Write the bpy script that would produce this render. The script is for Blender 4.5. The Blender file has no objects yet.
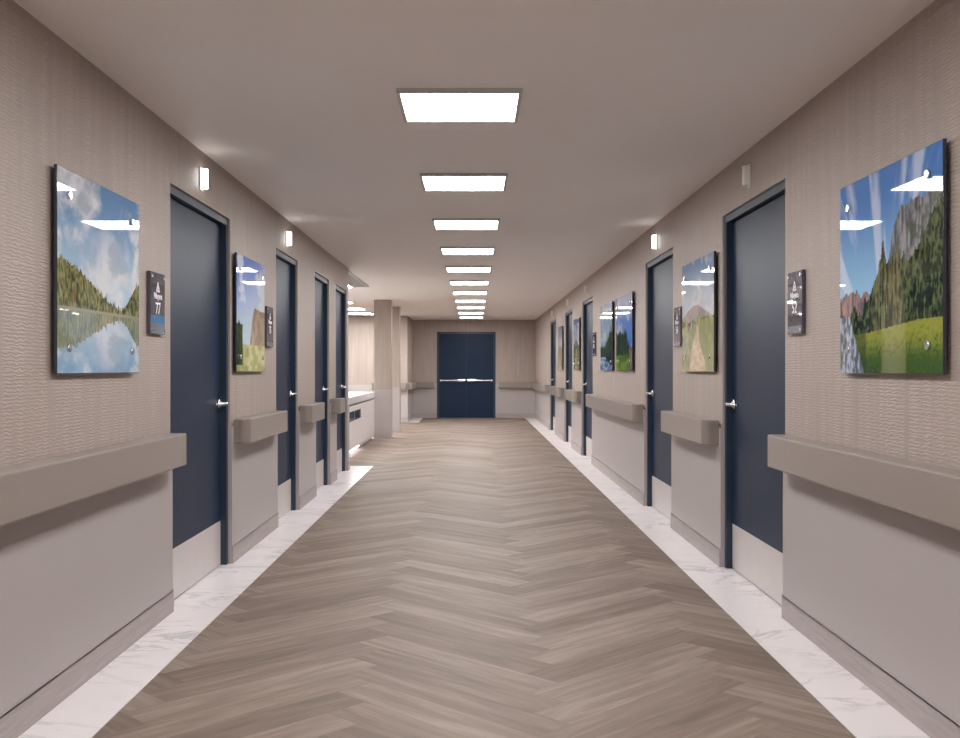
import bpy, bmesh, math, random
from mathutils import Vector, Matrix, noise
random.seed(7)
sc = bpy.context.scene
C = sc.collection
F = 1060.0                      # focal length in pixels of a 960 px wide frame
S = F / 940.0                   # corridor distances were surveyed at 940
H = 2.56                        # ceiling height
EYE = 1.28
W = 1.60                        # half width of the corridor
WL = 1.588                      # wainscot face
FACE = 1.615                     # door frame face
LEAF = 1.654                    # door leaf face
END = 24.55 * S                 # end wall
Y0 = -6.2                       # where the modelled corridor starts, behind the camera

# ------------------------------------------------------------------ materials
def srgb(r, g, b):
    f = lambda c: ((c/255+0.055)/1.055)**2.4 if c/255 > 0.04045 else c/255/12.92
    return (f(r), f(g), f(b), 1)

def mat(name, col, rough=0.5, metal=0.0, var=0.0, scale=20.0, bump=0.0, bscale=200.0, spec=0.5, coat=0.0):
    m = bpy.data.materials.new(name); m.use_nodes = True
    nt = m.node_tree; n = nt.nodes; b = n['Principled BSDF']
    b.inputs['Roughness'].default_value = rough
    b.inputs['Metallic'].default_value = metal
    b.inputs['Specular IOR Level'].default_value = spec
    b.inputs['Coat Weight'].default_value = coat
    tc = n.new('ShaderNodeTexCoord')
    no = n.new('ShaderNodeTexNoise'); no.inputs['Scale'].default_value = scale; no.inputs['Detail'].default_value = 4
    nt.links.new(tc.outputs['Object'], no.inputs['Vector'])
    mx = n.new('ShaderNodeMix'); mx.data_type = 'RGBA'
    mx.inputs['A'].default_value = tuple(c*(1-var) for c in col[:3]) + (1,)
    mx.inputs['B'].default_value = tuple(min(1, c*(1+var)) for c in col[:3]) + (1,)
    nt.links.new(no.outputs['Fac'], mx.inputs['Factor'])
    nt.links.new(mx.outputs['Result'], b.inputs['Base Color'])
    if bump:
        n2 = n.new('ShaderNodeTexNoise'); n2.inputs['Scale'].default_value = bscale; n2.inputs['Detail'].default_value = 3
        nt.links.new(tc.outputs['Object'], n2.inputs['Vector'])
        bp = n.new('ShaderNodeBump'); bp.inputs['Strength'].default_value = bump; bp.inputs['Distance'].default_value = 0.002
        nt.links.new(n2.outputs['Fac'], bp.inputs['Height']); nt.links.new(bp.outputs['Normal'], b.inputs['Normal'])
    return m

def emit(name, col, s):
    m = bpy.data.materials.new(name); m.use_nodes = True
    nt = m.node_tree; b = nt.nodes['Principled BSDF']
    b.inputs['Base Color'].default_value = (0.8, 0.8, 0.8, 1)
    b.inputs['Emission Color'].default_value = col
    b.inputs['Emission Strength'].default_value = s
    return m

def math_node(nt, op, a, b=None, clamp=False):
    m = nt.nodes.new('ShaderNodeMath'); m.operation = op; m.use_clamp = clamp
    for i, v in enumerate((a, b)):
        if v is None: continue
        if isinstance(v, (int, float)): m.inputs[i].default_value = v
        else: nt.links.new(v, m.inputs[i])
    return m.outputs[0]

def wallpaper():
    m = bpy.data.materials.new('wallpaper'); m.use_nodes = True
    nt = m.node_tree; n = nt.nodes; b = n['Principled BSDF']
    b.inputs['Roughness'].default_value = 0.5; b.inputs['Specular IOR Level'].default_value = 0.35
    tc = n.new('ShaderNodeTexCoord'); sp = n.new('ShaderNodeSeparateXYZ')
    nt.links.new(tc.outputs['Object'], sp.inputs[0])
    along = math_node(nt, 'ADD', sp.outputs[0], sp.outputs[1])
    # warp: ripples meander as one walks along the wall
    cb = n.new('ShaderNodeCombineXYZ'); nt.links.new(along, cb.inputs[0])
    nt.links.new(math_node(nt, 'MULTIPLY', sp.outputs[2], 2.2), cb.inputs[2])
    nz = n.new('ShaderNodeTexNoise'); nz.inputs['Scale'].default_value = 24; nz.inputs['Detail'].default_value = 3
    nt.links.new(cb.outputs[0], nz.inputs['Vector'])
    ph = math_node(nt, 'ADD', math_node(nt, 'MULTIPLY', sp.outputs[2], 2*math.pi/0.0135), math_node(nt, 'MULTIPLY', nz.outputs['Fac'], 13))
    rip = math_node(nt, 'MULTIPLY', math_node(nt, 'SINE', ph), 0.5)
    # vertical bands in which the ripples fade in and out
    cb2 = n.new('ShaderNodeCombineXYZ'); nt.links.new(math_node(nt, 'MULTIPLY', along, 16), cb2.inputs[0])
    nt.links.new(math_node(nt, 'MULTIPLY', sp.outputs[2], 1.2), cb2.inputs[2])
    nb = n.new('ShaderNodeTexNoise'); nb.inputs['Scale'].default_value = 1.0; nb.inputs['Detail'].default_value = 3
    nt.links.new(cb2.outputs[0], nb.inputs['Vector'])
    amp = math_node(nt, 'MULTIPLY', math_node(nt, 'SUBTRACT', nb.outputs['Fac'], 0.28), 2.3, True)
    h = math_node(nt, 'MULTIPLY', rip, amp)
    bp = n.new('ShaderNodeBump'); bp.inputs['Strength'].default_value = 0.5; bp.inputs['Distance'].default_value = 0.0028
    nt.links.new(h, bp.inputs['Height']); nt.links.new(bp.outputs['Normal'], b.inputs['Normal'])
    mx = n.new('ShaderNodeMix'); mx.data_type = 'RGBA'
    mx.inputs['A'].default_value = WP_A; mx.inputs['B'].default_value = WP_B
    fac = math_node(nt, 'ADD', math_node(nt, 'MULTIPLY', nb.outputs['Fac'], 0.7), math_node(nt, 'MULTIPLY', h, 0.55))
    nt.links.new(fac, mx.inputs['Factor']); nt.links.new(mx.outputs['Result'], b.inputs['Base Color'])
    return m

def marble():
    m = bpy.data.materials.new('white_marble'); m.use_nodes = True
    nt = m.node_tree; n = nt.nodes; b = n['Principled BSDF']
    b.inputs['Roughness'].default_value = 0.32
    tc = n.new('ShaderNodeTexCoord')
    mp = n.new('ShaderNodeMapping'); mp.inputs['Scale'].default_value = (1.0, 2.2, 1); mp.inputs['Rotation'].default_value = (0, 0, 0.5)
    nt.links.new(tc.outputs['Object'], mp.inputs['Vector'])
    a = n.new('ShaderNodeTexNoise'); a.inputs['Scale'].default_value = 1.6; a.inputs['Detail'].default_value = 8; a.inputs['Roughness'].default_value = 0.62
    a.inputs['Distortion'].default_value = 0.9
    nt.links.new(mp.outputs[0], a.inputs['Vector'])
    v = math_node(nt, 'ABSOLUTE', math_node(nt, 'SUBTRACT', a.outputs['Fac'], 0.5))
    r = n.new('ShaderNodeValToRGB'); r.color_ramp.elements[0].position = 0.0; r.color_ramp.elements[0].color = (0.44, 0.41, 0.42, 1)
    r.color_ramp.elements[1].position = 0.035; r.color_ramp.elements[1].color = (0.82, 0.765, 0.775, 1)
    nt.links.new(v, r.inputs[0])
    g = n.new('ShaderNodeTexNoise'); g.inputs['Scale'].default_value = 1.3; g.inputs['Detail'].default_value = 3
    nt.links.new(tc.outputs['Object'], g.inputs['Vector'])
    k = n.new('ShaderNodeMapRange'); k.inputs[1].default_value = 0.40; k.inputs[2].default_value = 0.63
    nt.links.new(g.outputs['Fac'], k.inputs[0])
    mx = n.new('ShaderNodeMix'); mx.data_type = 'RGBA'; mx.inputs['A'].default_value = (0.80, 0.745, 0.755, 1)
    nt.links.new(k.outputs[0], mx.inputs['Factor']); nt.links.new(r.outputs['Color'], mx.inputs['B'])
    nt.links.new(mx.outputs['Result'], b.inputs['Base Color'])
    return m

def wood_floor():
    m = bpy.data.materials.new('herringbone_planks'); m.use_nodes = True
    nt = m.node_tree; n = nt.nodes; b = n['Principled BSDF']
    b.inputs['Specular IOR Level'].default_value = 0.30
    uv = n.new('ShaderNodeUVMap'); uv.uv_map = 'grain'
    at = n.new('ShaderNodeAttribute'); at.attribute_name = 'plank'
    mp = n.new('ShaderNodeMapping'); mp.inputs['Scale'].default_value = (1.6, 17, 1)
    nt.links.new(uv.outputs[0], mp.inputs['Vector'])
    a = n.new('ShaderNodeTexNoise'); a.inputs['Scale'].default_value = 1.0; a.inputs['Detail'].default_value = 7; a.inputs['Roughness'].default_value = 0.6
    a.inputs['Distortion'].default_value = 0.6
    nt.links.new(mp.outputs[0], a.inputs['Vector'])
    mp2 = n.new('ShaderNodeMapping'); mp2.inputs['Scale'].default_value = (9, 190, 1)
    nt.links.new(uv.outputs[0], mp2.inputs['Vector'])
    a2 = n.new('ShaderNodeTexNoise'); a2.inputs['Scale'].default_value = 1.0; a2.inputs['Detail'].default_value = 3
    nt.links.new(mp2.outputs[0], a2.inputs['Vector'])
    f = math_node(nt, 'ADD', math_node(nt, 'MULTIPLY', math_node(nt, 'SUBTRACT', a.outputs['Fac'], 0.5), 1.75), math_node(nt, 'MULTIPLY', math_node(nt, 'SUBTRACT', a2.outputs['Fac'], 0.5), 0.35))
    f = math_node(nt, 'ADD', f, math_node(nt, 'MULTIPLY', at.outputs['Fac'], 0.52))
    f = math_node(nt, 'ADD', f, 0.25, True)
    r = n.new('ShaderNodeValToRGB')
    e = r.color_ramp.elements
    e[0].position = 0.0; e[0].color = FL[0]; e[1].position = 1.0; e[1].color = FL[3]
    x = e.new(0.35); x.color = FL[1]; x = e.new(0.65); x.color = FL[2]
    nt.links.new(f, r.inputs[0]); nt.links.new(r.outputs['Color'], b.inputs['Base Color'])
    rr = n.new('ShaderNodeMapRange'); rr.inputs[3].default_value = 0.55; rr.inputs[4].default_value = 0.68
    nt.links.new(a.outputs['Fac'], rr.inputs[0]); nt.links.new(rr.outputs[0], b.inputs['Roughness'])
    bp = n.new('ShaderNodeBump'); bp.inputs['Strength'].default_value = 0.12; bp.inputs['Distance'].default_value = 0.001
    nt.links.new(a2.outputs['Fac'], bp.inputs['Height']); nt.links.new(bp.outputs['Normal'], b.inputs['Normal'])
    return m

def base_wood():
    m = mat('grey_oak_vinyl', (0.33, 0.275, 0.255, 1), 0.5)
    nt = m.node_tree; n = nt.nodes; b = n['Principled BSDF']
    tc = n.new('ShaderNodeTexCoord'); mp = n.new('ShaderNodeMapping'); mp.inputs['Scale'].default_value = (3, 3, 45)
    nt.links.new(tc.outputs['Object'], mp.inputs['Vector'])
    a = n.new('ShaderNodeTexNoise'); a.inputs['Scale'].default_value = 1.2; a.inputs['Detail'].default_value = 6; a.inputs['Distortion'].default_value = 0.8
    nt.links.new(mp.outputs[0], a.inputs['Vector'])
    mx = n.new('ShaderNodeMix'); mx.data_type = 'RGBA'; mx.inputs['A'].default_value = (0.28, 0.238, 0.225, 1); mx.inputs['B'].default_value = (0.50, 0.44, 0.42, 1)
    nt.links.new(a.outputs['Fac'], mx.inputs['Factor']); nt.links.new(mx.outputs['Result'], b.inputs['Base Color'])
    return m

def door_paint():
    m = mat('navy_door', (0.014, 0.028, 0.060, 1), 0.40, var=0.06, scale=3, spec=0.15)
    nt = m.node_tree; n = nt.nodes; b = n['Principled BSDF']
    tc = n.new('ShaderNodeTexCoord'); mp = n.new('ShaderNodeMapping'); mp.inputs['Scale'].default_value = (40, 40, 12)
    nt.links.new(tc.outputs['Object'], mp.inputs['Vector'])
    a = n.new('ShaderNodeTexNoise'); a.inputs['Scale'].default_value = 1.2; a.inputs['Detail'].default_value = 5
    nt.links.new(mp.outputs[0], a.inputs['Vector'])
    bp = n.new('ShaderNodeBump'); bp.inputs['Strength'].default_value = 0.25; bp.inputs['Distance'].default_value = 0.002
    nt.links.new(a.outputs['Fac'], bp.inputs['Height']); nt.links.new(bp.outputs['Normal'], b.inputs['Normal'])
    return m

def art_print():
    m = bpy.data.materials.new('acrylic_print'); m.use_nodes = True
    nt = m.node_tree; n = nt.nodes; b = n['Principled BSDF']
    at = n.new('ShaderNodeAttribute'); at.attribute_name = 'paint'
    nt.links.new(at.outputs['Color'], b.inputs['Base Color'])
    b.inputs['Roughness'].default_value = 0.02
    b.inputs['Specular IOR Level'].default_value = 0.5
    return m

WP_A = (0.335, 0.272, 0.234, 1); WP_B = (0.525, 0.447, 0.402, 1)
FL = [(0.132, 0.095, 0.072, 1), (0.182, 0.135, 0.107, 1), (0.235, 0.178, 0.145, 1), (0.310, 0.245, 0.206, 1)]
M = {}
M['wallpaper'] = wallpaper()
M['wain'] = mat('wainscot_paint', (0.440, 0.396, 0.385, 1), 0.42, var=0.02, scale=2)
M['ceiling'] = mat('ceiling_paint', (0.90, 0.862, 0.835, 1), 0.6, var=0.01, bump=0.05)
M['marble'] = marble()
M['floor'] = wood_floor()
M['base'] = base_wood()
M['door'] = door_paint()
M['frame'] = mat('navy_frame', (0.020, 0.036, 0.066, 1), 0.4)
M['kick'] = mat('kick_plate_laminate', (0.60, 0.545, 0.53, 1), 0.38, var=0.05, scale=6)
M['rail'] = mat('rail_vinyl', (0.285, 0.242, 0.213, 1), 0.30, var=0.02, scale=8, bump=0.08, bscale=500)
M['railcap'] = mat('rail_cap_vinyl', (0.280, 0.238, 0.209, 1), 0.30, var=0.02)
M['chrome'] = mat('satin_chrome', (0.72, 0.72, 0.74, 1), 0.22, 1.0)
M['lampframe'] = mat('lamp_frame_grey', (0.55, 0.57, 0.58, 1), 0.45)
M['lamp'] = emit('lamp_diffuser', (1.0, 0.99, 0.985, 1), 10.0)
M['domelit'] = emit('dome_light_lit', (1.0, 0.96, 0.93, 1), 2.0)
M['dome'] = mat('dome_light_off', (0.92, 0.90, 0.88, 1), 0.3)
M['plastic'] = mat('white_plastic', (0.80, 0.76, 0.73, 1), 0.35)
M['art'] = art_print()
M['edge'] = mat('panel_edge', (0.045, 0.05, 0.065, 1), 0.12)
M['plate'] = mat('sign_plate', (0.085, 0.085, 0.11, 1), 0.03, var=0.1)
M['signblue'] = mat('sign_blue', (0.06, 0.20, 0.42, 1), 0.12, var=0.2, scale=30)
M['signgrey'] = mat('sign_grey', (0.17, 0.19, 0.23, 1), 0.03, var=0.2, scale=30)
M['white'] = mat('sign_white', (0.85, 0.85, 0.88, 1), 0.3)
M['desk'] = mat('desk_laminate', (0.80, 0.74, 0.735, 1), 0.3)
M['counter'] = mat('counter_white', (0.88, 0.86, 0.85, 1), 0.18)
M['dark'] = mat('painted_gap_shade', (0.06, 0.055, 0.06, 1), 0.5)
M['led'] = emit('led_strip', (0.92, 0.93, 1.0, 1), 2.2)
M['vent'] = mat('vent_grey', (0.55, 0.51, 0.50, 1), 0.5)
M['void'] = mat('dark_duct', (0.16, 0.14, 0.135, 1), 0.8)
M['handle'] = M['chrome']

# ------------------------------------------------------------------ helpers
def link(name, bm, m, parent=None, smooth=False):
    me = bpy.data.meshes.new(name)
    bmesh.ops.recalc_face_normals(bm, faces=bm.faces)
    bm.to_mesh(me); bm.free()
    for x in (m if isinstance(m, (list, tuple)) else [m]): me.materials.append(x)
    if smooth:
        for p in me.polygons: p.use_smooth = True
    o = bpy.data.objects.new(name, me); C.objects.link(o)
    if parent: o.parent = parent
    return o

def box(bm, x0, x1, y0, y1, z0, z1, bev=0.0, mi=0):
    b = bmesh.new()
    bmesh.ops.create_cube(b, size=1)
    for v in b.verts:
        v.co = Vector(((x0+x1)/2 + v.co.x*abs(x1-x0), (y0+y1)/2 + v.co.y*abs(y1-y0), (z0+z1)/2 + v.co.z*abs(z1-z0)))
    if bev: bmesh.ops.bevel(b, geom=list(b.edges), offset=bev, segments=2, affect='EDGES', profile=0.5)
    for f in b.faces: f.material_index = mi
    t = bpy.data.meshes.new('t'); b.to_mesh(t); b.free(); bm.from_mesh(t); bpy.data.meshes.remove(t)
    return bm

def cyl(bm, p0, p1, r0, r1=None, seg=20, sy=1.0):
    r1 = r0 if r1 is None else r1
    p0, p1 = Vector(p0), Vector(p1); d = p1 - p0
    q = Vector((0, 0, 1)).rotation_difference(d.normalized()).to_matrix().to_4x4()
    mtx = Matrix.Translation((p0+p1)/2) @ q
    bmesh.ops.create_cone(bm, cap_ends=True, segments=seg, radius1=r0, radius2=r1, depth=d.length, matrix=mtx)
    return bm

def ball(bm, c, r):
    bmesh.ops.create_uvsphere(bm, u_segments=14, v_segments=8, radius=r, matrix=Matrix.Translation(c)); return bm

def prism(bm, pts, z0, z1, bev=0.0):
    b = bmesh.new()
    lo = [b.verts.new((x, y, z0)) for x, y in pts]; hi = [b.verts.new((x, y, z1)) for x, y in pts]
    b.faces.new(lo); top = b.faces.new(hi)
    n = len(pts)
    for i in range(n): b.faces.new((lo[i], lo[(i+1) % n], hi[(i+1) % n], hi[i]))
    bmesh.ops.recalc_face_normals(b, faces=b.faces)
    if bev:
        es = [e for e in b.edges if abs(e.verts[0].co.z - e.verts[1].co.z) < 1e-6]
        bmesh.ops.bevel(b, geom=es, offset=bev, segments=3, affect='EDGES', profile=0.5)
    t = bpy.data.meshes.new('t'); b.to_mesh(t); b.free(); bm.from_mesh(t); bpy.data.meshes.remove(t)
    return bm

def thing(name, label, cat, loc=(0, 0, 0), rz=0, group=None, kind=None):
    o = bpy.data.objects.new(name, None); C.objects.link(o)
    o.location = loc; o.rotation_euler = (0, 0, rz); o.empty_display_size = 0.1
    o['label'] = label; o['category'] = cat
    if group: o['group'] = group
    if kind: o['kind'] = kind
    return o

def struct(name, bm, m, label, cat):
    o = link(name, bm, m); o['kind'] = 'structure'; o['label'] = label; o['category'] = cat
    return o

def dup(root, loc, label):
    r = root.copy(); C.objects.link(r); r.location = loc; r['label'] = label
    for ch in list(root.children):
        c = ch.copy(); C.objects.link(c); c.parent = r
        for g in ch.children:
            d = g.copy(); C.objects.link(d); d.parent = c
    return r

# ------------------------------------------------------------------ the shell
# door openings (distance from the camera), left and right wall
DL = [(4.95, 6.17), (7.60, 8.53), (9.45, 10.37), (10.88, 11.80)]
DR = [(4.83, 6.055), (7.56, 8.77), (12.66, 13.88), (15.30, 16.50), (18.40, 19.70)]
DL = [(a*S, b*S) for a, b in DL]; DR = [(a*S, b*S) for a, b in DR]
LEND = 11.98*S                   # where the left wall gives way to the reception area
STUB = 22.55*S                  # and where it starts again
TOP = 2.262                      # door opening height
LX = -6.5                       # far side of the reception area

def solids(a, b, openings):
    out = []; y = a
    for o in openings:
        out.append((y, o[0])); y = o[1]
    out.append((y, b)); return out

def side_wall(sgn, name, a, b, openings, label):
    bm = bmesh.new()
    T = W + 0.2
    for y0, y1 in solids(a, b, openings): box(bm, sgn*W, sgn*T, y0, y1, 0, H)
    for y0, y1 in openings: box(bm, sgn*W, sgn*T, y0, y1, TOP, H)
    w = struct(name, bm, M['wallpaper'], label, 'wall')
    bm = bmesh.new()
    for y0, y1 in solids(a, b, openings): box(bm, sgn*WL, sgn*W, y0, y1, 0, 0.90)
    # painted returns of the door openings
    for o in openings:
        box(bm, sgn*WL, sgn*(FACE-0.001), o[0]-0.003, o[0]+0.004, 0, 0.9); box(bm, sgn*(W+0.0005), sgn*(FACE-0.001), o[0]-0.003, o[0]+0.004, 0.9, TOP); box(bm, sgn*(W+0.0005), sgn*(FACE-0.001), o[1]-0.004, o[1]+0.003, 0.9, TOP); box(bm, sgn*WL, sgn*(FACE-0.001), o[1]-0.004, o[1]+0.003, 0, 0.9)
    link('wainscot', bm, M['wain'], w)
    return w

side_wall(-1, 'wall_left', Y0, LEND, DL, 'long left corridor wall, textured taupe wallpaper above a smooth grey wainscot')
side_wall(1, 'wall_right', Y0, END, DR, 'long right corridor wall, textured taupe wallpaper above a smooth grey wainscot')

def flat_wall(name, x0, x1, y0, y1, wains, label):
    w = struct(name, box(bmesh.new(), x0, x1, y0, y1, 0, H), M['wallpaper'], label, 'wall')
    bm = bmesh.new()
    for q in wains: box(bm, *q)
    if wains: link('wainscot', bm, M['wain'], w)
    return w
e = 0.012
DX0, DX1 = -0.966, 0.561        # end doors
flat_wall('wall_end', -W, W, END, END+0.2, [(-W, DX0, END-e, END, 0, 0.9), (DX1, WL, END-e, END, 0, 0.9)], 'far end wall of the corridor around the navy double doors')
flat_wall('wall_left_far', -W-0.2, -W, STUB, END, [(-W, -WL, STUB, END-e, 0, 0.9)], 'short left wall piece just before the far end wall')
flat_wall('wall_reception_back', LX, -W-0.2, STUB, STUB+0.2, [(LX, -WL, STUB-e, STUB, 0, 0.9)], 'taupe wall facing the camera behind the reception desk')
flat_wall('wall_reception_left', LX-0.2, LX, LEND-0.2, STUB+0.2, [], 'outer left wall of the reception area')
flat_wall('wall_reception_front', LX, -W-0.2, LEND-0.2, LEND, [], 'wall of the reception area behind the last left door')
flat_wall('wall_rear', -W-0.2, W+0.2, Y0-0.2, Y0, [], 'wall closing the corridor behind the camera')
cm = bmesh.new()
box(cm, LX-0.2, W+0.2, Y0-0.2, END+0.2, H, H+0.1)
struct('ceiling', cm, M['ceiling'], 'smooth pale ceiling with a row of square light panels', 'ceiling')

# marble border strips on both sides
MX = 1.327
mb = box(bmesh.new(), -WL-0.1, -MX, Y0, 12.38*S, 0, 0.003)
struct('trim_1', mb, M['marble'], 'white marble border strip on the floor along the left wall', 'floor border')
struct('trim_2', box(bmesh.new(), MX, WL+0.1, Y0, END, 0, 0.003), M['marble'], 'white marble border strip on the floor along the right wall', 'floor border')
struct('trim_3', box(bmesh.new(), -W, -MX, STUB-0.02, END, 0, 0.003), M['marble'], 'short white marble border strip at the far left end of the floor', 'floor border')

# herringbone floor
def herringbone():
    Wd, n = 0.18, 6; L = n*Wd
    x0 = -0.48 - (L-0.5*Wd)/math.sqrt(2)
    bm = bmesh.new(); uvl = bm.loops.layers.uv.new('grain'); pl = bm.faces.layers.float.new('plank')
    r2 = math.sqrt(2)
    def clip(poly, ax, lim, keep_less):
        out = []
        for i in range(len(poly)):
            a, b = poly[i], poly[(i+1) % len(poly)]
            ia = (a[ax] <= lim) if keep_less else (a[ax] >= lim); ib = (b[ax] <= lim) if keep_less else (b[ax] >= lim)
            if ia: out.append(a)
            if ia != ib:
                t = (lim-a[ax])/(b[ax]-a[ax]); out.append((a[0]+t*(b[0]-a[0]), a[1]+t*(b[1]-a[1])))
        return out
    def clipbox(p, xa, xb, ya, yb):
        for ax, lim, less in ((0, xa, False), (0, xb, True), (1, ya, False), (1, yb, True)):
            if len(p) >= 3: p = clip(p, ax, lim, less)
        return p if len(p) >= 3 else None
    def plank(u, v, du, dv, horiz):
        g = 0.0007
        q = [(u+g, v+g), (u+du-g, v+g), (u+du-g, v+dv-g), (u+g, v+dv-g)]
        wp = [((a-b)/r2 + x0, (a+b)/r2) for a, b in q]
        cx = sum(p[0] for p in wp)/4; cy = sum(p[1] for p in wp)/4
        if cx < LX-1 or cx > 2.4 or cy < Y0-1 or cy > END+1: return
        ox, oy = random.uniform(0, 90), random.uniform(0, 90); tone = random.uniform(0, 1)
        for reg in ((-WL-0.21, WL+0.21, Y0, LEND), (LX, WL+0.21, LEND, STUB), (-WL-0.21, WL+0.21, STUB, END)):
            p = clipbox(wp, *reg)
            if not p: continue
            f = bm.faces.new([bm.verts.new((a, b, 0)) for a, b in p])
            f[pl] = tone
            for lp in f.loops:
                X, Y = lp.vert.co.x - x0, lp.vert.co.y
                uu, vv = (X+Y)/r2, (Y-X)/r2
                lp[uvl].uv = ((uu+ox, vv+oy) if horiz else (vv+ox, uu+oy))
    for j in range(-90, 300):
        for k in range(-10, 6):
            base = k*2*L
            # H plank of row j
            plank(j*Wd + base, j*Wd, L, Wd, True)
            # V plank of column j
            plank(j*Wd + base, j*Wd - (2*n-1)*Wd, Wd, L, False)
    o = link('floor', bm, M['floor'])
    return o
fo = herringbone(); fo['kind'] = 'structure'; fo['label'] = 'taupe oak herringbone plank floor'; fo['category'] = 'floor'
# thin sub-floor that shows as the joints between planks
link('subfloor', box(bmesh.new(), LX, W+0.2, Y0, END, -0.05, -0.0012), mat('joint_brown', (0.13, 0.10, 0.08, 1), 0.7), fo)

# baseboards
def baseboard(name, boxes, label):
    bm = bmesh.new()
    for x0, x1, y0, y1 in boxes:
        box(bm, x0, x1, y0, y1, 0.003, 0.118)
        # slim rounded cap
        box(bm, x0, x1, y0, y1, 0.112, 0.120)
    return struct(name, bm, M['base'], label, 'baseboard')
bt = 0.007
baseboard('baseboard_left', [(-WL, -WL+bt, a, b) for a, b in solids(Y0, LEND, DL)], 'grey wood-look baseboard along the left corridor wall')
baseboard('baseboard_right', [(WL-bt, WL, a, b) for a, b in solids(Y0, END-0.02, DR)], 'grey wood-look baseboard along the right corridor wall')
baseboard('baseboard_end', [(-WL+bt, DX0, END-e-bt, END-e), (DX1, WL-bt, END-e-bt, END-e)], 'grey wood-look baseboard beside the double doors')
baseboard('baseboard_far_left', [(-WL, -WL+bt, STUB-e, END-e), (LX, -WL+bt, STUB-e-bt, STUB-e)], 'grey wood-look baseboard around the far left wall corner')

# ------------------------------------------------------------------ doors
def door(n, sgn, a, b, label, lever=True):
    L = b-a
    root = thing('door_%d' % n, label, 'door', (sgn*FACE, a, 0), kind='structure')
    q = lambda x: sgn*(x-FACE)
    # frame: two jambs and a head, face 5 cm wide
    bm = bmesh.new(); fw = 0.045; dp = FACE+0.11
    box(bm, q(FACE), q(dp), 0.003, fw, 0, TOP-0.003); box(bm, q(FACE), q(dp), L-fw, L-0.003, 0, TOP-0.003)
    box(bm, q(FACE), q(dp), fw, L-fw, TOP-fw, TOP-0.003)
    # stops behind the leaf
    box(bm, q(LEAF+0.046), q(dp), fw, L-fw, TOP-fw-0.012, TOP-fw); 
    link('door_frame', bm, M['frame'], root)
    bm = box(bmesh.new(), q(LEAF), q(LEAF+0.045), fw+0.002, L-fw-0.002, 0.008, TOP-fw-0.004, 0.001)
    leaf = link('door_leaf', bm, M['door'], root)
    bm = box(bmesh.new(), q(LEAF-0.0025), q(LEAF), fw+0.006, L-fw-0.006, 0.01, 0.292, 0.0008)
    o = link('kick_plate', bm, M['kick'], root); o['label'] = 'pale kick plate'
    if lever:
        yl = L-fw-0.05; zl = 1.055
        bm = bmesh.new()
        cyl(bm, (q(LEAF), yl, zl), (q(LEAF-0.012), yl, zl), 0.036, 0.033, 28)
        cyl(bm, (q(LEAF-0.012), yl, zl), (q(LEAF-0.018), yl, zl), 0.022, 0.020, 28)
        cyl(bm, (q(LEAF-0.018), yl, zl), (q(LEAF-0.048), yl, zl), 0.0125, 0.0115)
        ball(bm, (q(LEAF-0.048), yl, zl), 0.0125)
        # lever that returns towards the door at its tip
        pts = [(0.048, 0), (0.050, -0.05), (0.047, -0.095), (0.036, -0.120), (0.016, -0.127)]
        for (a0, b0), (a1, b1) in zip(pts, pts[1:]):
            cyl(bm, (q(LEAF-a0), yl+b0, zl), (q(LEAF-a1), yl+b1, zl), 0.0105, 0.0105, 14)
            ball(bm, (q(LEAF-a1), yl+b1, zl), 0.0106)
        h = link('door_handle', bm, M['chrome'], root, smooth=False); h['label'] = 'satin chrome lever handle'
        for p in h.data.polygons: p.use_smooth = len(p.vertices) <= 4
    return root
names_l = ['nearest navy door on the left wall, beside the framed lake picture', 'second navy door from the camera on the left wall, under a lit lamp',
           'third navy door on the left wall, between the two shortest handrails', 'last navy door on the left wall, at the corner by the reception desk']
names_r = ['nearest navy door on the right wall, beside the large mountain picture', 'second navy door from the camera on the right wall, under a lit lamp',
           'third navy door on the right wall, past the pair of pictures', 'fourth navy door on the right wall, between two small pictures', 'farthest navy door on the right wall, closest to the end wall']
k = 1
for (a, b), l in zip(DL, names_l): door(k, -1, a, b, l); k += 1
for (a, b), l in zip(DR, names_r): door(k, 1, a, b, l); k += 1

# double doors in the end wall
t = thing('door_%d' % k, 'navy double doors with horizontal panic bars at the corridor end', 'door', ((DX0+DX1)/2, END-0.012, 0), kind='structure')
hw = (DX1-DX0)/2; ZT = 2.25
bm = bmesh.new()
box(bm, -hw, -hw+0.045, -0.012, 0.012, 0, ZT); box(bm, hw-0.045, hw, -0.012, 0.012, 0, ZT); box(bm, -hw+0.045, hw-0.045, -0.012, 0.012, ZT-0.045, ZT)
link('door_frame', bm, M['frame'], t)
for s in (-1, 1):
    x0, x1 = (-hw+0.047, -0.0004) if s < 0 else (0.0004, hw-0.047)
    lf = link('door_leaf', box(bmesh.new(), x0, x1, -0.004, 0.011, 0.008, ZT-0.048, 0.0003), M['door'], t)
    bm = bmesh.new()
    box(bm, x0+0.03, x1-0.02, -0.045, -0.020, 0.965, 0.995, 0.004)
    xi = -0.02 if s < 0 else 0.02
    box(bm, xi if s > 0 else xi-0.22, xi+0.22 if s > 0 else xi, -0.065, -0.018, 0.95, 1.01, 0.01)
    xo = x0+0.03 if s < 0 else x1-0.03
    box(bm, min(xo, xo+0.05*-s), max(xo, xo+0.05*-s), -0.05, -0.004, 0.955, 1.005, 0.004)
    box(bm, xi+0.05*s-0.02, xi+0.05*s+0.02, -0.02, -0.004, 0.96, 1.0)
    pb = link('panic_bar', bm, M['chrome'], lf); pb['label'] = 'silver panic bar'

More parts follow.
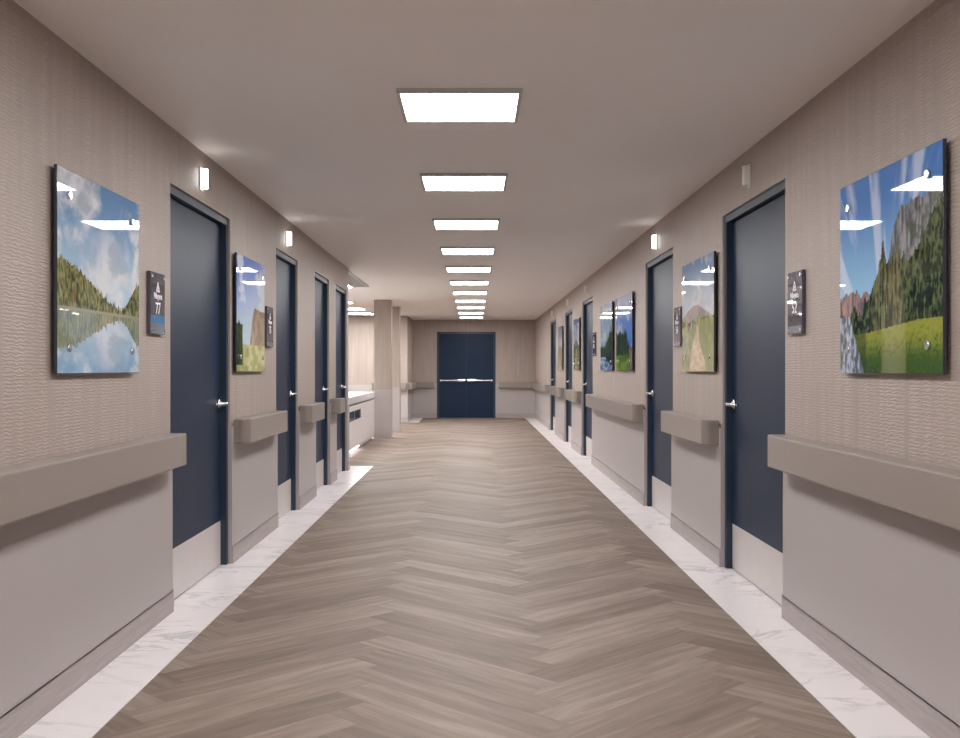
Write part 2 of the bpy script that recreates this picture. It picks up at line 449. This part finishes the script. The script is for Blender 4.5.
# ------------------------------------------------------------------ handrails
RZ0, RZ1, RP = 0.784, 0.949, 0.104
def handrail(loc, rz, L, label, r0=0.06, r1=0.06):
    """wall on +y side of local frame; runs along local x from 0 to L; protrudes to -RP"""
    root = thing('handrail', label, 'handrail', loc, rz, 'bumper handrails on the corridor walls')
    def outline(xa, xb, ca, cb):
        pts = [(xa, 0)]
        if ca: 
            for i in range(9):
                a = math.pi + i*math.pi/16; pts.append((xa+ca+ca*math.cos(a), -RP+ca+ca*math.sin(a)))
        else: pts.append((xa, -RP))
        if cb:
            for i in range(9):
                a = -math.pi/2 + i*math.pi/16; pts.append((xb-cb+cb*math.cos(a), -RP+cb+cb*math.sin(a)))
        else: pts.append((xb, -RP))
        pts.append((xb, 0)); return pts
    cap = 0.075
    bm = prism(bmesh.new(), outline(cap, L-cap, 0, 0), RZ0, RZ1, 0.008)
    link('rail_cover', bm, M['rail'], root)
    for xa, xb, ca, cb in ((0, cap-0.001, r0, 0), (L-cap+0.001, L, 0, r1)):
        o = link('end_cap', prism(bmesh.new(), outline(xa, xb, ca, cb), RZ0, RZ1, 0.008), M['railcap'], root)
        for p in o.data.polygons: p.use_smooth = False
    return root
def rail_side(sgn, a, b, label, r0=0.06, r1=0.06):
    # left wall: local x must run so that the wall is on local +y
    if sgn > 0: return handrail((WL, b, 0), -math.pi/2, b-a, label, r1, r0)   # local +y = world +x
    return handrail((-WL, a, 0), math.pi/2, b-a, label, r0, r1)               # local +y = world -x
g = 0.05
rail_side(-1, Y0+0.02, 4.86*S, 'long near handrail on the left wall, running out of the picture before the first door', r1=0.012)
rail_side(-1, DL[0][1]+g, 7.50*S, 'left wall handrail between the first and second navy doors, under the meadow picture', r1=0.02)
rail_side(-1, DL[1][1]+g, 9.36*S, 'short left wall handrail between the second and third navy doors', r1=0.02)
rail_side(-1, DL[2][1]+g, 10.83*S, 'shortest left wall handrail, between the third and last navy doors', r1=0.02)
rail_side(1, Y0+0.02, 4.76*S, 'long near handrail on the right wall, running out of the picture before the first door', r1=0.012)
rail_side(1, DR[0][1]+g, 7.48*S, 'right wall handrail between the first and second navy doors', r1=0.02)
rail_side(1, DR[1][1]+g, 12.52*S, 'long right wall handrail under the pair of lake and mountain pictures', r1=0.02)
rail_side(1, DR[2][1]+g, 15.2*S, 'right wall handrail between the third and fourth navy doors', r1=0.02)
rail_side(1, DR[3][1]+g, 18.3*S, 'right wall handrail between the fourth and farthest navy doors', r1=0.02)
rail_side(1, DR[4][1]+g, END-0.14, 'right wall handrail from the farthest door to the end wall corner', r1=0.02)
rail_side(-1, STUB+0.02, END-0.14, 'handrail on the short far left wall before the end wall')
handrail((-W+0.03, END-e, 0), 0, DX0+W-0.10, 'handrail on the end wall left of the double doors', 0.02, 0.02)
handrail((DX1+0.08, END-e, 0), 0, W-DX1-0.11, 'handrail on the end wall right of the double doors', 0.02, 0.02)
handrail((-2.45, STUB-e, 0), 0, 2.45-WL-0.02, 'short handrail facing the camera on the far left wall corner behind the pillars')

# ------------------------------------------------------------------ ceiling lamps
LC = -0.067
def panel_lamp(loc, label, group):
    t = thing('ceiling_light', label, 'ceiling light', loc, 0, group)
    o_, i_, d = 0.288, 0.270, 0.022
    bm = bmesh.new()
    box(bm, -o_, o_, 0, o_-i_, -d, 0); box(bm, -o_, o_, 2*o_-(o_-i_), 2*o_, -d, 0)
    box(bm, -o_, -i_, o_-i_, 2*o_-(o_-i_), -d, 0); box(bm, i_, o_, o_-i_, 2*o_-(o_-i_), -d, 0)
    link('lamp_frame', bm, M['lampframe'], t)
    link('diffuser', box(bmesh.new(), -i_, i_, o_-i_, 2*o_-(o_-i_), -d+0.002, -0.004), M['lamp'], t)
    return t
LY, LS = 4.83, 2.085
ords = ['nearest', 'second', 'third', 'fourth', 'fifth', 'sixth', 'seventh', 'eighth', 'ninth', 'tenth']
proto = panel_lamp((LC, LY, H), 'nearest and largest glowing square light panel in the ceiling row', 'square light panels in the corridor ceiling')
for i in range(1, 11):
    nm = (ords[i] + ' glowing light panel from the camera in the corridor ceiling row') if i < 10 else 'farthest glowing light panel, right before the end wall'
    dup(proto, (LC, LY+i*LS, H), nm)
for i, nm in ((1, 'light panel in the ceiling just behind the top edge of the view'), (2, 'light panel in the ceiling directly above the camera'),
              (3, 'light panel in the ceiling behind the camera'), (4, 'second light panel in the ceiling behind the camera'), (5, 'rearmost light panel in the ceiling behind the camera')):
    dup(proto, (LC, LY-i*LS, H), nm)
M['lamp2'] = emit('lamp_diffuser_reception', (0.99, 1.0, 1.0, 1), 17.5)
def rec(o):
    for c in o.children:
        if c.name.startswith('diffuser'):
            c.data = c.data.copy(); c.data.materials[0] = M['lamp2']
xr = -2.3-0.29
sp = [(15.4*S, 'light panel over the reception area, nearest behind the ceiling vent'), (17.55*S, 'second light panel over the reception area'),
      (19.5*S, 'third light panel over the reception area'), (21.2*S, 'light panel over the reception area closest to its back wall')]
for y, nm in sp[1:]:
    o = dup(proto, (xr, y, H), nm); o['group'] = 'light panels over the reception area'; rec(o)
for y, nm in ((13.6*S, 'added unseen fill light panel over the reception area near the last left door'), (15.6*S, 'added unseen fill light panel over the reception area behind the desk'), (17.6*S, 'added unseen fill light panel over the reception area in the middle'), (21.2*S, 'added unseen fill light panel over the reception area near the back wall')):
    o = dup(proto, (-4.6, y, H), nm); o['group'] = 'light panels over the reception area'; rec(o)  # added panels out of view, brighten the reception and far corridor
o = dup(proto, (-2.16, 14.05*S, H), 'light panel beside the ceiling vent by the reception desk'); o['group'] = 'light panels over the reception area'; rec(o)

# ceiling vent by the reception
t = thing('ceiling_vent', 'grey slotted air vent in the ceiling beside the reception corner', 'vent', (-1.62, 12.25*S, H))
vl = 2.25*S; vw = 0.26
bm = bmesh.new()
box(bm, -vw, -vw+0.03, 0, vl, -0.018, 0); box(bm, -0.03, 0, 0, vl, -0.018, 0); box(bm, -vw+0.03, -0.03, 0, 0.03, -0.018, 0); box(bm, -vw+0.03, -0.03, vl-0.03, vl, -0.018, 0)
link('vent_frame', bm, M['vent'], t)
bm = bmesh.new()
for i in range(4): box(bm, -vw+0.045+i*0.047, -vw+0.068+i*0.047, 0.03, vl-0.03, -0.014, -0.006)
link('slat', bm, M['vent'], t).name = 'slats'
link('duct_backing', box(bmesh.new(), -vw+0.03, -0.03, 0.03, vl-0.03, -0.003, 0), M['void'], t)

# ------------------------------------------------------------------ dome lights above the doors
def dome(loc, sgn, lit, label):
    t = thing('door_signal_light', label, 'signal light', loc, 0, 'small signal lights above the doors')
    bm = box(bmesh.new(), 0, -sgn*0.008, -0.035, 0.035, -0.068, 0.068, 0.002)
    link('back_plate', bm, M['plastic'], t)
    bm = prism(bmesh.new(), [(-sgn*0.008, -0.022), (-sgn*0.034, -0.021), (-sgn*0.043, -0.012), (-sgn*0.043, 0.012), (-sgn*0.034, 0.021), (-sgn*0.008, 0.022)], -0.058, 0.058, 0.004)
    link('lens', bm, M['domelit'] if lit else M['dome'], t)
    return t
dome((-W, 5.50*S, 2.392), -1, True, 'lit white signal light above the nearest left door')
dome((-W, 8.02*S, 2.392), -1, True, 'lit white signal light above the second left door')
dome((W, 5.45*S, 2.40), 1, False, 'unlit white signal light above the nearest right door')
dome((W, 8.22*S, 2.392), 1, True, 'lit white signal light above the second right door')
dome((W, 13.3*S, 2.40), 1, False, 'unlit signal light above the third right door')
dome((W, 15.9*S, 2.40), 1, False, 'unlit signal light above the fourth right door')
dome((W, 19.0*S, 2.40), 1, False, 'unlit signal light above the farthest right door')

# ------------------------------------------------------------------ pictures
def lerp(a, b, t): return tuple(a[i]+(b[i]-a[i])*t for i in range(3))
def sm(a, b, x):
    t = max(0, min(1, (x-a)/(b-a))); return t*t*(3-2*t)
def nz(x, y, s=0): return noise.noise(Vector((x, y, s)))
def fb(x, y, s=0, o=4): return noise.fractal(Vector((x, y, s)), 0.9, 2.1, o)
c_ = lambda r, g, b: srgb(r, g, b)[:3]

def trees(u, v, base, top, dark, light, seed, dens=26):
    t = fb(u*dens, v*dens*0.45, seed, 4)
    col = lerp(dark, light, sm(-0.35, 0.5, t))
    return col
def spire(u, seed, f=30):
    x = u*f + nz(u*7, 3.3, seed)*1.2
    k = math.floor(x); fr = abs(x-k-0.5)*2
    h = 0.5+0.5*noise.cell(Vector((k*1.7+0.3, seed, 0)))
    return h*(1-fr)

def p_lake(u, v, s):
    def sky(u, v):
        c = lerp(c_(168, 192, 210), c_(88, 128, 170), sm(0.35, 1.0, v))
        w = 0.10*fb(u*5, v*5, s+9)
        cl = sm(0.0, 0.5, fb(u*2.3+w, v*2.8+w*2, s+2, 6)+0.16)
        cl = max(cl, 0.95*sm(0.26, 0.04, math.hypot((u-0.60)/1.7+w, v-0.56+w)))
        shade = lerp(c_(222, 216, 216), c_(172, 174, 184), sm(-0.3, 0.5, fb(u*5, v*7, s+4, 5)))
        return lerp(c, shade, min(1, cl*0.85))
    hz = 0.315
    def ridge(u):
        a = 0.55 - 0.21*sm(0, 0.80, u); b = 0.34+0.17*sm(0.74, 1.0, u)
        return max(a, b) + 0.03*spire(u, s, 30) + 0.02*spire(u, s+3, 61)
    def wood(u, v):
        t = fb(u*70, v*22, s, 5)+0.5*fb(u*16, v*9, s+1, 3)
        c = lerp(c_(48, 58, 34), c_(142, 140, 92), sm(-0.6, 0.7, t))
        return lerp(c, c_(150, 120, 60), 0.35*sm(0.1, 0.5, fb(u*20, v*14, s+8)))
    if v > hz:
        if v < ridge(u):
            c = wood(u, v)
            if v < hz+0.012: c = c_(146, 138, 112)
            return c
        return sky(u, v)
    r = hz + (hz-v)*1.2
    wob = 0.010*nz(u*8, v*90, s)+0.006*nz(u*30, v*160, s)
    if r+wob < ridge(u+wob)-0.01:
        return lerp(wood(u+wob, r*0.7), c_(150, 152, 142), 0.42)
    return lerp(sky(u+wob, min(1, r+0.1)), c_(134, 156, 178), 0.35)

def p_mountain(u, v, s):
    sky = lerp(c_(150, 192, 222), c_(66, 116, 180), sm(0.30, 0.95, v))
    # fanned high streaks
    a = math.atan2(v+0.15, u-0.52+0.0001); st = sm(-0.1, 0.6, fb(a*9, math.hypot(u-0.52, v)*1.2, s, 5))
    c = lerp(sky, c_(200, 206, 222), 0.7*st)
    rock_top = 0.36+0.42*sm(0.42, 0.66, u)+0.05*sm(0.75, 0.95, u) + 0.03*fb(u*12, 0, s+3)
    if u > 0.45 and v < rock_top:
        k = fb(u*55, v*9, s+5, 6)
        c = lerp(c_(78, 82, 92), c_(150, 146, 146), sm(-0.55, 0.6, k))
        c = lerp(c, c_(70, 84, 56), 0.6*sm(0.1, 0.4, fb(u*14, v*14, s+11)))
    if u < 0.36 and v < 0.405+0.02*fb(u*22, 0, 4)+0.02*sm(0.1, 0.0, abs(u-0.16)): c = lerp(c_(164, 130, 124), c_(112, 98, 106), sm(-0.4, 0.4, fb(u*40, v*12, s)))
    tr = 0.27 + 0.25*sm(0.22, 0.48, u) - 0.02*sm(0.6, 0.7, u) + 0.24*sm(0.70, 1.0, u)
    tr += 0.13*spire(u, s+1, 15)*sm(0.85, 0.6, u) + 0.05*spire(u, s+5, 37)
    if v < tr:
        t = fb(u*60, v*24, s, 5) + 0.4*fb(u*15, v*5, s+2, 3)
        c = lerp(c_(22, 36, 26), c_(98, 108, 72), sm(-0.5, 0.8, t))
        if 0.36 < u < 0.66: c = lerp(c, c_(146, 132, 96), 0.45*sm(-0.3, 0.4, fb(u*70, v*3, 8)))
    gt = 0.20+0.045*sm(0.2, 0.9, u)+0.004*nz(u*50, 0, 1)
    if v < gt:
        f = fb(u*50, v*60, s+6, 5)
        c = lerp(c_(66, 90, 42), c_(146, 146, 60), sm(0.04, 0.22, v + 0.09*f))
        c = lerp(c, c_(44, 70, 30), 0.55*sm(0.0, 0.4, f)*sm(0.20, 0.05, v))
        if 0.46 < u < 0.70: c = lerp(c, c_(160, 156, 110), 0.25)
    if u < 0.27 - v*0.5 + 0.03*nz(u*12, v*12, 2) and v < 0.30:
        c = lerp(c_(90, 98, 104), c_(172, 178, 198), sm(-0.3, 0.4, fb(u*40, v*18, s+7, 5)))
    elif u < 0.30 and v < gt: c = lerp(c, c_(52, 66, 40), 0.6)
    return c

def p_meadow(u, v, s):
    sky = lerp(c_(196, 210, 234), c_(84, 124, 204), sm(0.35, 1.0, v+0.25*(0.4-u)))
    c = lerp(sky, c_(222, 222, 226), 0.7*sm(0.1, 0.5, fb(u*3, v*4, s)))
    if v < 0.60*sm(0.30, 0.62, u) - 0.05*u + 0.01*fb(u*10, 0, s):
        c = lerp(c_(146, 126, 108), c_(166, 146, 122), sm(-0.3, 0.3, fb(u*8, v*8, s)))
    if v < 0.235: c = lerp(c_(160, 160, 100), c_(194, 190, 130), sm(-0.3, 0.35, fb(u*6, v*10, s+2)))
    if u < 0.2 and v < 0.40+0.05*spire(u, s, 14) and v > 0.05: c = trees(u, v, 0, 0, c_(22, 38, 20), c_(88, 96, 44), s, 20)
    return c

def p_path(u, v, s):
    c = lerp(c_(190, 196, 206), c_(92, 128, 168), sm(0.6, 1.0, v))
    c = lerp(c, c_(226, 222, 222), 0.6*sm(0, 0.5, fb(u*3, v*4, s)))
    if v < 0.60-0.35*abs(u-0.45)**1.4 + 0.01*fb(u*10, 0, s): c = lerp(c_(150, 136, 140), c_(170, 158, 154), sm(-0.3, 0.3, fb(u*9, v*9, s)))
    if v < 0.47+0.03*fb(u*12, 0, s+1): c = trees(u, v, 0, 0, c_(62, 82, 56), c_(156, 160, 98), s, 26)
    if v < 0.46 and u > 0.55: c = lerp(c, c_(172, 170, 96), 0.45)
    if v < 0.42: c = lerp(c, c_(134, 138, 104), 0.5)
    w = 0.03+0.22*sm(0.42, 0.0, v)
    if v < 0.42 and abs(u-0.5-0.02*math.sin(v*20)) < w: c = lerp(c_(204, 180, 148), c_(182, 158, 132), sm(-0.3, 0.3, fb(u*12, v*30, s)))
    return c

def p_darklake(u, v, s):
    c = lerp(c_(160, 190, 220), c_(150, 170, 210), sm(0.5, 1, v)); c = lerp(c, c_(224, 226, 232), 0.7*sm(0, 0.5, fb(u*3, v*5, s)))
    if v < 0.34+0.22*sm(0.35, 0.95, u)+0.11*spire(u, s, 13) and v > 0.2: c = trees(u, v, 0, 0, c_(30, 48, 36), c_(98, 112, 66), s, 34)
    elif v <= 0.2:
        c = lerp(c_(96, 130, 168), c_(160, 180, 206), sm(-0.3, 0.3, fb(u*4, v*22, s)))
        if 0.2-v < 0.12*sm(0.4, 0.9, u): c = c_(34, 46, 38)
    return c

def p_green(u, v, s):
    c = lerp(c_(90, 140, 215), c_(170, 175, 205), sm(0.6, 0.95, v)); c = lerp(c, c_(220, 224, 232), 0.5*sm(0.1, 0.5, fb(u*3, v*4, s)))
    if v < 0.42*sm(1.0, 0.62, u)+0.06+0.13*spire(u, s, 11)+0.05*fb(u*20, 0, s): c = trees(u, v, 0, 0, c_(26, 42, 30), c_(84, 100, 62), s, 34)
    if v < 0.21: c = lerp(c_(70, 110, 34), c_(138, 156, 56), sm(-0.3, 0.3, fb(u*8, v*14, s)))
    if u > 0.86 and v < 0.3: c = lerp(c_(90, 70, 60), c_(150, 132, 120), sm(-0.3, 0.3, fb(u*20, v*14, s)))
    return c

def picture(sgn, a, b, fn, seed, res, label, z0=1.262, z1=2.052):
    L = b-a; FX = 1.57; hgt = z1-z0
    t = thing('wall_picture', label, 'picture', (sgn*W, a, z0), 0, 'frameless landscape pictures on the corridor walls')
    q = lambda d: -sgn*d            # distance out from the wall
    link('backing_panel', box(bmesh.new(), q(0.017), q(0.0295), 0, L, 0, hgt, 0.0012), M['edge'], t)
    nx, nzv = res
    me = bpy.data.meshes.new('print')
    vs = []; cols = []
    for j in range(nzv+1):
        for i in range(nx+1):
            u, v = i/nx, j/nzv
            yy = u*L if sgn < 0 else L-u*L
            # viewed from the corridor: left wall reads near to far, right wall far to near
            vs.append((q(0.0300), 0.002+yy*(L-0.004)/L, 0.002+v*(hgt-0.004)))
            cc = fn(u, v, seed); cols.append((min(0.9, cc[0]*1.18), min(0.9, cc[1]*1.24), min(0.9, cc[2]*1.26)))  # gain lifts the print to paint in milky reflection and offset dim warm light
    fs = []
    for j in range(nzv):
        for i in range(nx):
            k = j*(nx+1)+i; f = (k, k+1, k+nx+2, k+nx+1); fs.append(f if sgn < 0 else f)
    me.from_pydata(vs, [], fs); me.update()
    bm = bmesh.new(); bm.from_mesh(me)
    want = Vector((-sgn, 0, 0))
    if bm.faces[:][0].normal.dot(want) < 0: bmesh.ops.reverse_faces(bm, faces=bm.faces)
    bm.to_mesh(me); bm.free()
    ca = me.color_attributes.new('paint', 'FLOAT_COLOR', 'POINT')
    for i, c in enumerate(cols): ca.data[i].color = (c[0], c[1], c[2], 1)
    me.materials.append(M['art'])
    o = bpy.data.objects.new('print', me); C.objects.link(o); o.parent = t
    for yy in (0.11, L-0.11):
        for zz in (0.10, hgt-0.10):
            bm = bmesh.new()
            cyl(bm, (q(0), yy, zz), (q(0.017), yy, zz), 0.009)
            cyl(bm, (q(0.0302), yy, zz), (q(0.040), yy, zz), 0.0165, 0.0155, 24)
            s_ = link('standoff', bm, M['chrome'], t)
            for p in s_.data.polygons: p.use_smooth = len(p.vertices) <= 4
    return t
picture(-1, 3.54*S, 4.405*S, p_lake, 3.1, (170, 190), 'large lake picture with clouds mirrored in the water, nearest on the left wall')
picture(-1, 6.215*S, 7.05*S, p_meadow, 5.2, (90, 100), 'left wall picture of a brown hill and olive meadow, beyond the nearest door')
picture(1, 3.147*S, 4.03*S, p_mountain, 8.4, (170, 190), 'large picture of a rocky mountain over a green meadow, nearest on the right wall')
picture(1, 6.15*S, 7.09*S, p_path, 2.7, (80, 90), 'right wall picture of a pale path through green trees, between the first two doors')
picture(1, 9.34*S, 10.39*S, p_green, 4.4, (60, 70), 'picture of dark trees over bright grass, nearer one of the right wall pair')
picture(1, 10.69*S, 11.67*S, p_darklake, 6.6, (60, 70), 'picture of a lake under dark trees, farther one of the right wall pair')
picture(1, 14.02*S, 14.85*S, p_path, 9.9, (40, 50), 'small picture of a dark green trail between the third and fourth right doors')
picture(1, 16.75*S, 17.6*S, p_path, 12.3, (40, 50), 'small warm picture between the fourth and farthest right doors')

# ------------------------------------------------------------------ room signs
def text_mesh(s, size, name):
    cu = bpy.data.curves.new(name, 'FONT'); cu.body = s; cu.size = size; cu.align_x = 'CENTER'; cu.extrude = 0.0008; cu.resolution_u = 3
    cu.offset = 0.0009
    o = bpy.data.objects.new(name, cu); C.objects.link(o)
    bpy.context.view_layer.update()
    me = bpy.data.meshes.new_from_object(o.evaluated_get(bpy.context.evaluated_depsgraph_get()))
    C.objects.unlink(o); bpy.data.objects.remove(o); me.name = name
    return me
def room_sign(sgn, a, b, word, num, label, blue=False):
    L = b-a; hz = 0.308
    # local frame: x along the wall as read from the corridor, y up out of the wall... rotated as an empty
    t = thing('room_sign', label, 'sign', (sgn*W, (a+b)/2, 1.452), (math.pi/2 if sgn < 0 else -math.pi/2), 'dark room number signs beside the doors')
    # local -y faces the corridor
    link('sign_plate', box(bmesh.new(), -L/2, L/2, -0.020, -0.002, 0, hz, 0.0015), M['plate'], t)
    yf = -0.0203
    if blue:
        link('blue_band', box(bmesh.new(), -L/2+0.003, L/2-0.003, yf-0.0004, -0.0198, 0.058, 0.095), M['signblue'], t)
    link('grey_band', box(bmesh.new(), -L/2+0.003, L/2-0.003, yf-0.0004, -0.0198, 0.004, 0.0575 if blue else 0.040), M['signgrey'], t)
    for x in (-L/2+0.022, L/2-0.022):
        for z in ((hz-0.022, 0.020) if not blue else (hz-0.022, 0.020)):
            bm = bmesh.new(); cyl(bm, (x, -0.019, z), (x, -0.025, z), 0.009, 0.008, 18); link('screw_cap', bm, M['chrome'], t)
    # mountain-and-tree emblem: two nested peaks
    bm = bmesh.new()
    def tri(cx, z0, w, h, th):
        for (x0, z0_, x1, z1_) in ((cx-w, z0, cx, z0+h), (cx, z0+h, cx+w, z0), (cx-w, z0, cx+w, z0)):
            d = Vector((x1-x0, z1_-z0_)).normalized(); n_ = Vector((-d.y, d.x))*th/2
            p = [(x0-n_.x, z0_-n_.y), (x1-n_.x, z1_-n_.y), (x1+n_.x, z1_+n_.y), (x0+n_.x, z0_+n_.y)]
            lo = [bm.verts.new((X, yf, Z)) for X, Z in p]; hi = [bm.verts.new((X, yf-0.001, Z)) for X, Z in p]
            bm.faces.new(lo); bm.faces.new(hi)
            for i in range(4): bm.faces.new((lo[i], lo[(i+1) % 4], hi[(i+1) % 4], hi[i]))
    tri(0, 0.215, 0.027, 0.045, 0.006); tri(0, 0.218, 0.012, 0.022, 0.005)
    link('emblem', bm, M['white'], t)
    for s, size, z, nm in ((word, 0.043, 0.178, 'ward_name'), (num, 0.082, 0.103, 'room_number')):
        me = text_mesh(s, size, nm); me.materials.append(M['white'])
        o = bpy.data.objects.new(nm, me); C.objects.link(o); o.parent = t
        o.location = (0, yf-0.0008, z); o.rotation_euler = (math.pi/2, 0, 0)
    return t
room_sign(-1, 4.59*S, 4.805*S, 'Niagara', '77', 'dark room sign reading 77 beside the nearest left door', True)
room_sign(-1, 7.17*S, 7.40*S, 'Niagara', '75', 'dark room sign beside the second left door')
room_sign(1, 4.53*S, 4.735*S, 'Niagara', '52', 'dark room sign reading 52 beside the nearest right door')
room_sign(1, 7.20*S, 7.43*S, 'Niagara', '54', 'dark room sign beside the second right door')
room_sign(1, 12.28*S, 12.50*S, 'Niagara', '56', 'dark room sign beside the third right door')

# ------------------------------------------------------------------ pillars
def pillar(y, label):
    x0, x1 = -1.85, -1.535
    t = thing('pillar', label, 'pillar', ((x0+x1)/2, y, 0), 0)
    h = (x1-x0)/2
    link('papered_shaft', box(bmesh.new(), -h, h, 0, 2*h, 0.90, H), M['wallpaper'], t)
    link('painted_base', box(bmesh.new(), -h-0.004, h+0.004, -0.004, 2*h+0.004, 0, 0.90), M['wain'], t)
    return t
pillar(17.4*S, 'nearer square pillar in front, right of the reception desk')
pillar(19.35*S, 'farther square pillar, half hidden behind the nearer one')

# ------------------------------------------------------------------ reception desk
ya, yb = 12.75*S, 17.3*S
t = thing('reception_desk', 'white reception desk left of the pillars with glowing toe kick', 'desk', (-1.83, ya, 0))
Ld = yb-ya
link('desk_body', box(bmesh.new(), -0.7, -0.001, 0, Ld, 0.07, 0.725, 0.002), M['desk'], t)
link('plinth', box(bmesh.new(), -0.66, -0.05, 0.04, Ld-0.04, 0, 0.07), M['desk'], t)
link('painted_shadow_gap', box(bmesh.new(), -0.69, -0.002, 0.01, Ld-0.01, 0.725, 0.752), M['dark'], t)  # flush dark strip, paints the shade under the countertop overhang
link('countertop', box(bmesh.new(), -0.74, 0.012, -0.01, Ld+0.01, 0.752, 0.862, 0.004), M['counter'], t)
link('light_strip', box(bmesh.new(), -0.049, -0.03, 0.05, 15.2*S-ya, 0.035, 0.066), M['led'], t)
for i, (y0, y1) in enumerate(((13.72, 14.33), (14.42, 15.15))):
    t = thing('desk_sign', ['dark square plate on the desk front, nearer of the two', 'dark square plate on the desk front, farther of the two'][i], 'sign', (-1.8299, y0*S, 0.50), 0, 'dark plates on the desk front')
    Lp = (y1-y0)*S
    link('dark_plate', box(bmesh.new(), 0, 0.008, 0, Lp, 0, 0.142, 0.001), M['plate'], t)
    bm = bmesh.new()
    if i == 0:
        box(bm, 0.0082, 0.009, 0.26, 0.40, 0.085, 0.10); box(bm, 0.0082, 0.009, 0.32, 0.345, 0.055, 0.122); box(bm, 0.0082, 0.009, 0.30, 0.55, 0.022, 0.045)
    else:
        box(bm, 0.0082, 0.009, 0.12, 0.60, 0.108, 0.120); box(bm, 0.0082, 0.009, 0.12, 0.50, 0.085, 0.091)
    link('plate_marks', bm, M['signgrey'], t)

# ------------------------------------------------------------------ light, camera
w = bpy.data.worlds.new('world'); sc.world = w; w.use_nodes = True
w.node_tree.nodes['Background'].inputs[0].default_value = (0.5, 0.48, 0.47, 1)
w.node_tree.nodes['Background'].inputs[1].default_value = 0.05
cam = bpy.data.cameras.new('camera'); co = bpy.data.objects.new('camera', cam); C.objects.link(co)
co.location = (0, 0, EYE); co.rotation_euler = (math.pi/2, 0, 0)
cam.sensor_width = 36; cam.lens = F*36/960
cam.shift_x = 6/960; cam.clip_start = 0.05; cam.clip_end = 200
sc.camera = co
sc.view_settings.view_transform = 'Standard'; sc.view_settings.look = 'None'
sc.view_settings.gamma = 1; sc.view_settings.use_curve_mapping = False
sc.view_settings.exposure = 1.9
